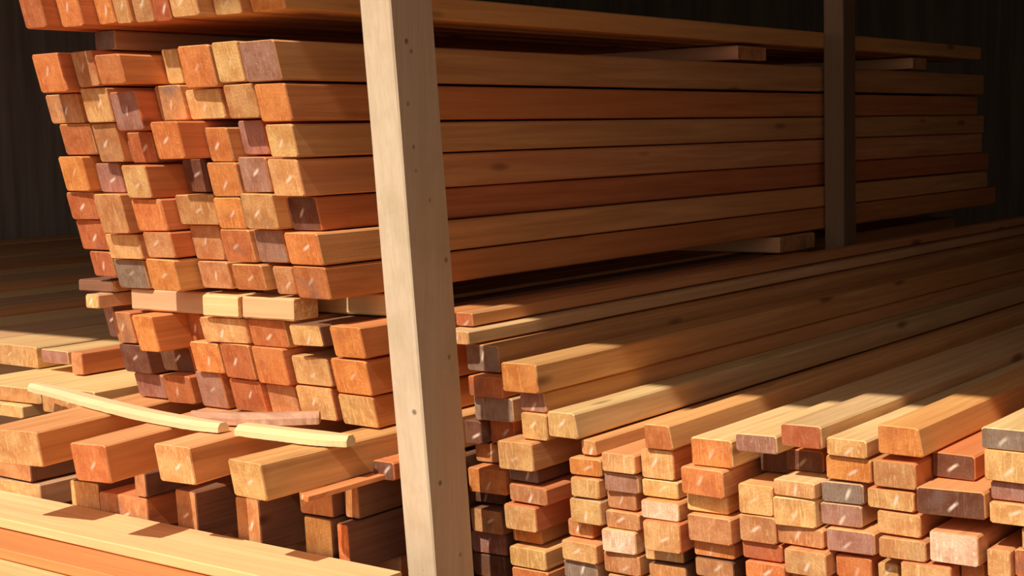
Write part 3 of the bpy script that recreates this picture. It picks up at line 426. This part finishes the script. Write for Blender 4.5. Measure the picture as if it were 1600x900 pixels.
('sawn_timber', 'pale yellow beam in the right stack, ninth column right of post, eighth down', 'wooden beam', 'beams of the right stack', -1.222, -1.1535, -0.9487, -0.8987, 2.72, 0.1, 4.1, 'y', 'o', 0, 0, 0),
('sawn_timber', 'tan beam in the right stack, ninth column right of post, ninth down', 'wooden beam', 'beams of the right stack', -1.219, -1.1571, -1.0, -0.9498, 2.726, 0.1, 4.1, 't', 'o', 0, 0, 0),
('sawn_timber', 'tan beam in the right stack, tenth column right of post, eighth down', 'wooden beam', 'beams of the right stack', -1.1389, -0.9915, -0.8965, -0.8459, 2.71, 0.1, 4.1, 't', 'y', 0, 0, 0),
('sawn_timber', 'orange beam in the right stack, tenth column right of post, ninth down', 'wooden beam', 'beams of the right stack', -1.1375, -0.9896, -0.9482, -0.8976, 2.715, 0.1, 4.1, 'o', 'y', 0, 0, 0),
('sawn_timber', 'orange beam in the right stack, tenth column right of post, tenth down', 'wooden beam', 'beams of the right stack', -1.1371, -0.991, -1.0, -0.9493, 2.725, 0.1, 4.1, 'o', 'y', 0, 0, 0),
('sawn_timber', 'pale yellow beam in the right stack, eleventh column right of post, sixth down', 'wooden beam', 'beams of the right stack', -0.9835, -0.9421, -0.8825, -0.825, 2.717, 0.1, 4.1, 'y', 'o', 0, 0, 0),
('sawn_timber', 'orange beam in the right stack, eleventh column right of post, seventh down', 'wooden beam', 'beams of the right stack', -0.9833, -0.943, -0.9412, -0.8836, 2.726, 0.1, 4.1, 'o', 'y', 0, 0, 0),
('sawn_timber', 'pale yellow beam in the right stack, eleventh column right of post, eighth down', 'wooden beam', 'beams of the right stack', -0.9791, -0.9423, -1.0, -0.9423, 2.728, 0.1, 4.1, 'y', 'y', 0, 0, 0),
('sawn_timber', 'orange beam in the right stack, column at the right edge, ninth down', 'wooden beam', 'beams of the right stack', -0.9226, -0.8174, -0.8675, -0.8024, 2.721, 0.1, 4.1, 'o', 'o', 0, 0, 0),
('sawn_timber', 'pale yellow beam in the right stack, column at the right edge, tenth down', 'wooden beam', 'beams of the right stack', -0.9283, -0.8215, -0.9337, -0.8686, 2.728, 0.1, 4.1, 'y', 'o', 0, 0, 0),
('sawn_timber', 'pale yellow beam in the right stack, column at the right edge, eleventh down', 'wooden beam', 'beams of the right stack', -0.9275, -0.8197, -1.0, -0.9348, 2.722, 0.1, 4.1, 'y', 'o', 0, 0, 0),
('bearer_timber', 'thick pale bearer beam at the left edge under the tall stack', 'wooden beam', 'thick bearer beams', -2.99, -2.8346, -0.6971, -0.6131, 2.119, 0.2, 1.15, 'y', 'o', 0, 8, 0),
('bearer_timber', 'thick orange bearer beam, second from left under the tall stack', 'wooden beam', 'thick bearer beams', -2.6689, -2.5739, -0.6991, -0.6131, 2.096, 0.2, 1.15, 'o', 'o', 0, 9, 0),
('bearer_timber', 'thick pale bearer beam with chipped end, third from left', 'wooden beam', 'thick bearer beams', -2.506, -2.4046, -0.6991, -0.6131, 2.178, 0.2, 1.15, 'y', 'b', 0, 5, 0),
('bearer_timber', 'thick pale bearer beam nearest the post, fourth from left', 'wooden beam', 'thick bearer beams', -2.248, -2.1524, -0.6931, -0.6131, 2.135, 0.2, 1.15, 'y', 'o', 0, -2, 0),
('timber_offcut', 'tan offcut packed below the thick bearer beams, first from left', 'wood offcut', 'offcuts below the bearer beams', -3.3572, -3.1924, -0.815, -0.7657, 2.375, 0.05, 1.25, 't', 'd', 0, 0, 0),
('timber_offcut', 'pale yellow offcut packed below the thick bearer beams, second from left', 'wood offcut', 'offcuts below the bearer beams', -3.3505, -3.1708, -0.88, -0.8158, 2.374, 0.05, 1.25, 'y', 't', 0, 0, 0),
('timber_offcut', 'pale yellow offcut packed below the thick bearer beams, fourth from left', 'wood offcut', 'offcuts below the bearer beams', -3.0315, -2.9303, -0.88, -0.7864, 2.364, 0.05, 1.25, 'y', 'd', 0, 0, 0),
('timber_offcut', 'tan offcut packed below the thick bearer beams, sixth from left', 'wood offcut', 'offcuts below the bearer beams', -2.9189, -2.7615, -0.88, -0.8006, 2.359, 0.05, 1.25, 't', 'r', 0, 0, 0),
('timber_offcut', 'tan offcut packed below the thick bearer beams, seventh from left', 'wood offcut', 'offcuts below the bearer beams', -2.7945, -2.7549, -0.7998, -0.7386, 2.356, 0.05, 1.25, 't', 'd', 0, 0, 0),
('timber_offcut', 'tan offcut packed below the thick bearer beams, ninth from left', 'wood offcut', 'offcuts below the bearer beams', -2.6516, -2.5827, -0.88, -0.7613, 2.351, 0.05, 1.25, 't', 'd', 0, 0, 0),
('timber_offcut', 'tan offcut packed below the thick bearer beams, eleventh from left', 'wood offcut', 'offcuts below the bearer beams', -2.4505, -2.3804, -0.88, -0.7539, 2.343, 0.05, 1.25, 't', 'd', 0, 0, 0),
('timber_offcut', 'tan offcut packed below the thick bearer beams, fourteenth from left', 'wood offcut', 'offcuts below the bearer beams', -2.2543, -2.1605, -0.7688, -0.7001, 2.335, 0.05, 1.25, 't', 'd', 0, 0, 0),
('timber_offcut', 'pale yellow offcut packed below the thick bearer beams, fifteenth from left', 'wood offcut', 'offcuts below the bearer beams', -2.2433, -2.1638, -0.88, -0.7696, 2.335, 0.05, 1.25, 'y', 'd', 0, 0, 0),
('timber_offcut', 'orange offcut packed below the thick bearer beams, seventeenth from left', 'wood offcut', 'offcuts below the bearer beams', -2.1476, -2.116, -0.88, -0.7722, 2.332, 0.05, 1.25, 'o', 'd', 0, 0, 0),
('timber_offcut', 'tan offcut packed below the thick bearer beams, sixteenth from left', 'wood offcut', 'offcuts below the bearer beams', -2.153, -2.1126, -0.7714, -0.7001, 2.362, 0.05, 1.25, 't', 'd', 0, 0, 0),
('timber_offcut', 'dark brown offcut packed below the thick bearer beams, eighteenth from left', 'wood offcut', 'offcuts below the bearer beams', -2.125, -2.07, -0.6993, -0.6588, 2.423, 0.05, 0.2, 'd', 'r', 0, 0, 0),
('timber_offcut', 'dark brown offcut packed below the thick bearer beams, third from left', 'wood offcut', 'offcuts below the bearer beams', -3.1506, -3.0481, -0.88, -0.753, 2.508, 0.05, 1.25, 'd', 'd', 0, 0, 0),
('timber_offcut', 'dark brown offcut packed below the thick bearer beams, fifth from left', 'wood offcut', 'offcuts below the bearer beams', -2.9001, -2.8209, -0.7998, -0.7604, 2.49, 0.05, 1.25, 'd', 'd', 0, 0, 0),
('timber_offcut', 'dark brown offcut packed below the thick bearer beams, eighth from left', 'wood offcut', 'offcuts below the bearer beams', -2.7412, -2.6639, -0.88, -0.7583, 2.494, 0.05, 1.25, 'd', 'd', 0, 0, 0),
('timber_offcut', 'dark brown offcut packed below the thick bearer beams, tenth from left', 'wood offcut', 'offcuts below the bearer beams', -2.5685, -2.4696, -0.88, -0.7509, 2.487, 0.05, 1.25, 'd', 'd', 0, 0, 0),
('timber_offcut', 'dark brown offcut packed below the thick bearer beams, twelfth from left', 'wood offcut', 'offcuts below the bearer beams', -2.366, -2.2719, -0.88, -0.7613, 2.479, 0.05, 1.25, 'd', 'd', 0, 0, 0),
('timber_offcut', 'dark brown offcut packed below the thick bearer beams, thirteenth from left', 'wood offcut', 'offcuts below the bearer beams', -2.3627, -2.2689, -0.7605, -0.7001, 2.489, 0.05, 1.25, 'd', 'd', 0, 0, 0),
('timber_board', 'greyish board end with sunlit top left of the stacks', 'wooden board', None, -3.7596, -3.6324, -0.6146, -0.5735, 2.847, 0.05, 4.0, 'p', 'y', 0, 0, 0),
('timber_board', 'brown sided board poking out beside the greyish board end', 'wooden board', None, -3.6077, -3.5577, -0.638, -0.5735, 2.835, 0.05, 2, 't', 'r', 0, 0, 0),
('timber_board', 'bright yellow board edge at the left picture edge', 'wooden board', None, -4.08, -3.7949, -0.6385, -0.5735, 2.867, 0.05, 4.0, 'y', 'y', 0, 0, 0),
('timber_board', 'rough log-like board end under the yellow board edge', 'wooden board', None, -3.8135, -3.4716, -0.6827, -0.64, 2.617, 0.05, 4.0, 't', 'y', 0, 0, 0),
('timber_board', 'short pale block end low at the left picture edge', 'wooden board', None, -3.7898, -3.5151, -0.7202, -0.6837, 2.597, 0.05, 4.0, 'y', 'y', 0, 0, 0),
('timber_board', 'broad pale board lying beneath the left end of yellow slab strip', 'wooden board', None, -3.3721, -3.172, -0.6818, -0.6131, 2.556, 0.05, 1.5, 't', 'y', 0, 0, 0)]
for nm, lb, ct, gp, x0, x1, z0, z1, y, k, ln, e, s, roll, yaw, wane in BEAMS:
    o = link(nm, beam_bm(x1-x0, z1-z0, ln + rng.uniform(-.06, .06), k, rng.uniform(-.06, .06), wane=wane, sag=.006 if 'rightmost' in lb else .003), [SM[s], EM[e]], ((x0+x1)/2, y, (z0+z1)/2), (0, R(-roll + (rng.uniform(-.6, .6) if nm == 'sawn_timber' else 0)), R(yaw)))
    tag(o, lb, ct, gp)

# ------------------------------------------------------------------ boards and spacers laid crosswise
def cross(name, label, cat, x0, x1, y0, y1, z0, z1, s='y', e='y', group=None, yaw=0):
    """a board whose length runs left-right; origin at its left end"""
    bm = beam_bm(y1-y0, z1-z0, x1-x0, 0, 0, 8)
    bmesh.ops.rotate(bm, verts=bm.verts[:], cent=(0, 0, 0), matrix=Matrix.Rotation(R(-90), 3, 'Z'))
    o = link(name, bm, [SMX[s], EM[e]], (x0, (y0+y1)/2, (z0+z1)/2), (0, 0, R(yaw)))
    return tag(o, label, cat, group)
G = 'spacer boards between the bundles'
cross('spacer_board', 'brown weathered spacer board under the tall main bundle at left', 'spacer board', -2.915, -2.640, 2.475, 2.55, -.386, -.335, 't', 'y', G)
cross('spacer_board', 'short yellow spacer block under the tall main bundle, in the middle', 'spacer board', -2.634, -2.522, 2.44, 2.53, -.385, -.335, 'y', 'y', G)
cross('spacer_board', 'tan spacer board right of the yellow spacer block', 'spacer board', -2.518, -2.362, 2.45, 2.53, -.385, -.335, 't', 'y', G)
cross('spacer_board', 'spacer board with sunlit tip just left of the front post', 'spacer board', -2.62, -2.19, 2.62, 2.70, -.386, -.336, 'y', 'y', G)
cross('spacer_board', 'thin board poking out left between tall bundle and lower bundle', 'spacer board', -3.10, -2.975, 2.47, 2.56, -.347, -.318, 'd', 'y', G)  # dark side tone stands in for shade from the bundle above
cross('spacer_board', 'dim spacer block under the long beams beside the far post', 'spacer board', -3.0, -2.215, 4.50, 4.76, -.386, -.336, 't', 't', G)
cross('spacer_board', 'dim spacer board between top bundle and tall bundle, left of far post', 'spacer board', -3.0, -2.235, 4.27, 4.46, .2165, .2595, 't', 't', G)
cross('spacer_board', 'dark spacer board between top bundle and tall bundle, beyond far post', 'spacer board', -3.0, -2.235, 5.66, 5.80, .2165, .2595, 't', 't', G)
o = link('spacer_block', beam_bm(.046, .034, .5, 0), [SM['t'], EM['y']], (-3.003, 2.43, -.365)); tag(o, 'small square yellow stick end below the thin board poking out left', 'wood block')
o = link('spacer_block', beam_bm(.068, .043, .5, 0), [SM['t'], EM['g']], (-2.802, 2.34, .238)); tag(o, 'small grey block end in the dark gap under the top bundle', 'wood block')

# boards at the lower left, running crosswise in front of the bearer beams
cross('timber_board', 'wide pale yellow board below the bearer beams, topmost at lower left', 'wooden board', -3.72, -1.965, 2.207, 2.388, -.870, -.845, 'y', 'y', 'boards at the lower left', -2.4)
cross('timber_board', 'reddish board under the wide pale board at lower left', 'wooden board', -3.72, -1.965, 2.105, 2.33, -.897, -.8715, 'r', 'o', 'boards at the lower left', -2.4)
cross('timber_board', 'pale board at the bottom left corner below the reddish board', 'wooden board', -3.72, -1.965, 1.86, 2.32, -.926, -.8985, 'y', 'y', 'boards at the lower left', -2.4)

# sleepers carrying the stacks (below the picture's lower edge)
for i, yy in enumerate((1.92, 2.12)):
    pass
for i, xx in enumerate((-3.55, -3.0, -2.5, -2.12)):
    b = beam_bm(.09, .150, .5, 0); o = link('sleeper', b, [SM['t'], EM['t']], (xx, 1.93, -1.004)); tag(o, 'rough sleeper carrying the boards at lower left', 'sleeper', 'sleepers under the lower left boards')
for i, yy in enumerate((2.5, 3.05)):
    cross('sleeper', 'rough crosswise sleeper under the offcuts', 'sleeper', -3.3, -2.125, yy, yy+.1, -1.08, -.881, 't', 't', 'sleepers under the offcuts')
for i, yy in enumerate((2.95, 4.6, 6.3)):
    cross('sleeper', 'crosswise sleeper on the ground under the right stack', 'sleeper', -2.12, -.75, yy, yy+.09, -1.08, -1.001, 't', 't', 'sleepers under the right stack')
for i, yy in enumerate((4.3, 6.0)):
    cross('sleeper', 'tall crosswise bearer carrying the lower bundle at the back', 'sleeper', -3.05, -2.28, yy, yy+.14, -1.08, -.613, 't', 't', 'bearers under the back of the lower bundle')

# ------------------------------------------------------------------ boards lying left of the stacks, running back
x = -4.085; i = 0
for i, w in enumerate((.27, .28, .27, .29, .31, .30, .34, .35, .33, .36, .34, .33, .36, .36)):
    gap = .012 if i in (2, 5) else .004
    dz = (0, -.004, .002, -.003, -.010, -.002, -.004, -.012, -.003, -.006, 0, -.004, -.01, -.002)[i]
    o = link('timber_board', beam_bm(w-gap, .05, 5.6, 0), [SM['tyo'[i % 3]], EM['y']], (x-w/2, 2.74+.03*(i % 3), -.5985+dz))
    tag(o, 'wide flat board running back into the shade left of the stacks', 'wooden board', 'boards running back at the left')
    x -= w + (0 if i not in (2, 5) else .02)
for yy in (3.4, 5.2, 7.4):
    cross('sleeper', 'tall crosswise bearer under the boards at the left', 'sleeper', -8.3, -3.56, yy, yy+.14, -1.08, -.755, 't', 't', 'bearers under the left boards')
for yy in (3.1, 5.2, 7.4):
    cross('spacer_board', 'crosswise packing piece beneath the flat boards at the left', 'spacer board', -8.3, -4.10, yy, yy+.14, -.7545, -.638, 't', 't', 'packing under the left boards')

# ------------------------------------------------------------------ strips lying on the bearer beams
def strip(name, label, cat, pts, widths, th, z0, m, curl=.0, seed=1):
    """a long thin piece following a bent centre line: D-shaped section, ragged edges"""
    bm = bmesh.new(); r = random.Random(seed); P = []
    n = 40
    def lerp(L, t):
        f = t*(len(L)-1); i = min(int(f), len(L)-2); u = f-i
        if isinstance(L[0], tuple):
            p0 = L[max(i-1, 0)]; p1 = L[i]; p2 = L[i+1]; p3 = L[min(i+2, len(L)-1)]
            return [.5*((2*p1[k]) + (-p0[k]+p2[k])*u + (2*p0[k]-5*p1[k]+4*p2[k]-p3[k])*u*u + (-p0[k]+3*p1[k]-3*p2[k]+p3[k])*u**3) for k in range(2)]
        return L[i]*(1-u) + L[i+1]*u
    rings = []
    ox, oy = pts[len(pts)//2]
    for i in range(n+1):
        t = i/n; x, y = lerp(pts, t); a = lerp(pts, max(0, t-.02)); b = lerp(pts, min(1, t+.02))
        d = Vector((b[0]-a[0], b[1]-a[1])).normalized(); nx, ny = -d.y, d.x
        w = lerp(widths, t)/2; e1 = r.uniform(-.0015, .0015); e2 = r.uniform(-.0015, .0015)
        sec = [(-w+e1, 0), (w+e2, 0), (w+e2, th*.55), (w*.5, th), (-w*.5, th), (-w+e1, th*.55)]
        rings.append([bm.verts.new((x-ox+nx*s, y-oy+ny*s, z + curl*(2*t-1)**2)) for s, z in sec])
    for a, b in zip(rings, rings[1:]):
        for j in range(6): bm.faces.new((a[j], a[(j+1) % 6], b[(j+1) % 6], b[j]))
    bm.faces.new(list(reversed(rings[0]))); bm.faces.new(rings[-1])
    bmesh.ops.recalc_face_normals(bm, faces=bm.faces[:])
    return tag(link(name, bm, m, (ox, oy, z0)), label, cat)
ZE = -.6125
strip('slab_strip', 'long curved pale yellow slab strip lying across the bearer beams', 'wood strip', [(-3.324, 2.49), (-3.18, 2.462), (-2.962, 2.405), (-2.737, 2.352), (-2.562, 2.325), (-2.455, 2.318)], [.03, .05, .055, .055, .05, .03], .020, ZE, M_slab, 0, 3)
strip('bark_strip', 'thin pinkish brown strip of bark at the foot of the lower bundle', 'bark strip', [(-2.60, 2.365), (-2.516, 2.385), (-2.432, 2.425), (-2.335, 2.492)], [.02, .03, .04, .03], .026, ZE+.001, M_bark, 0, 5)
strip('wedge_board', 'pale yellow board with slanted end lying beside the front post', 'wood strip', [(-2.402, 2.325), (-2.30, 2.327), (-2.19, 2.33), (-2.105, 2.335)], [.05, .055, .062, .03], .022, ZE, M_slab, 0, 8)

o = link('splintered_lath', beam_bm(.036, .012, .5, 0, .5), [SM['r'], EM['o']], (-2.112, 2.20, -.6925))
tag(o, 'reddish splintered lath hanging beside the fourth thick bearer beam', 'wood strip')
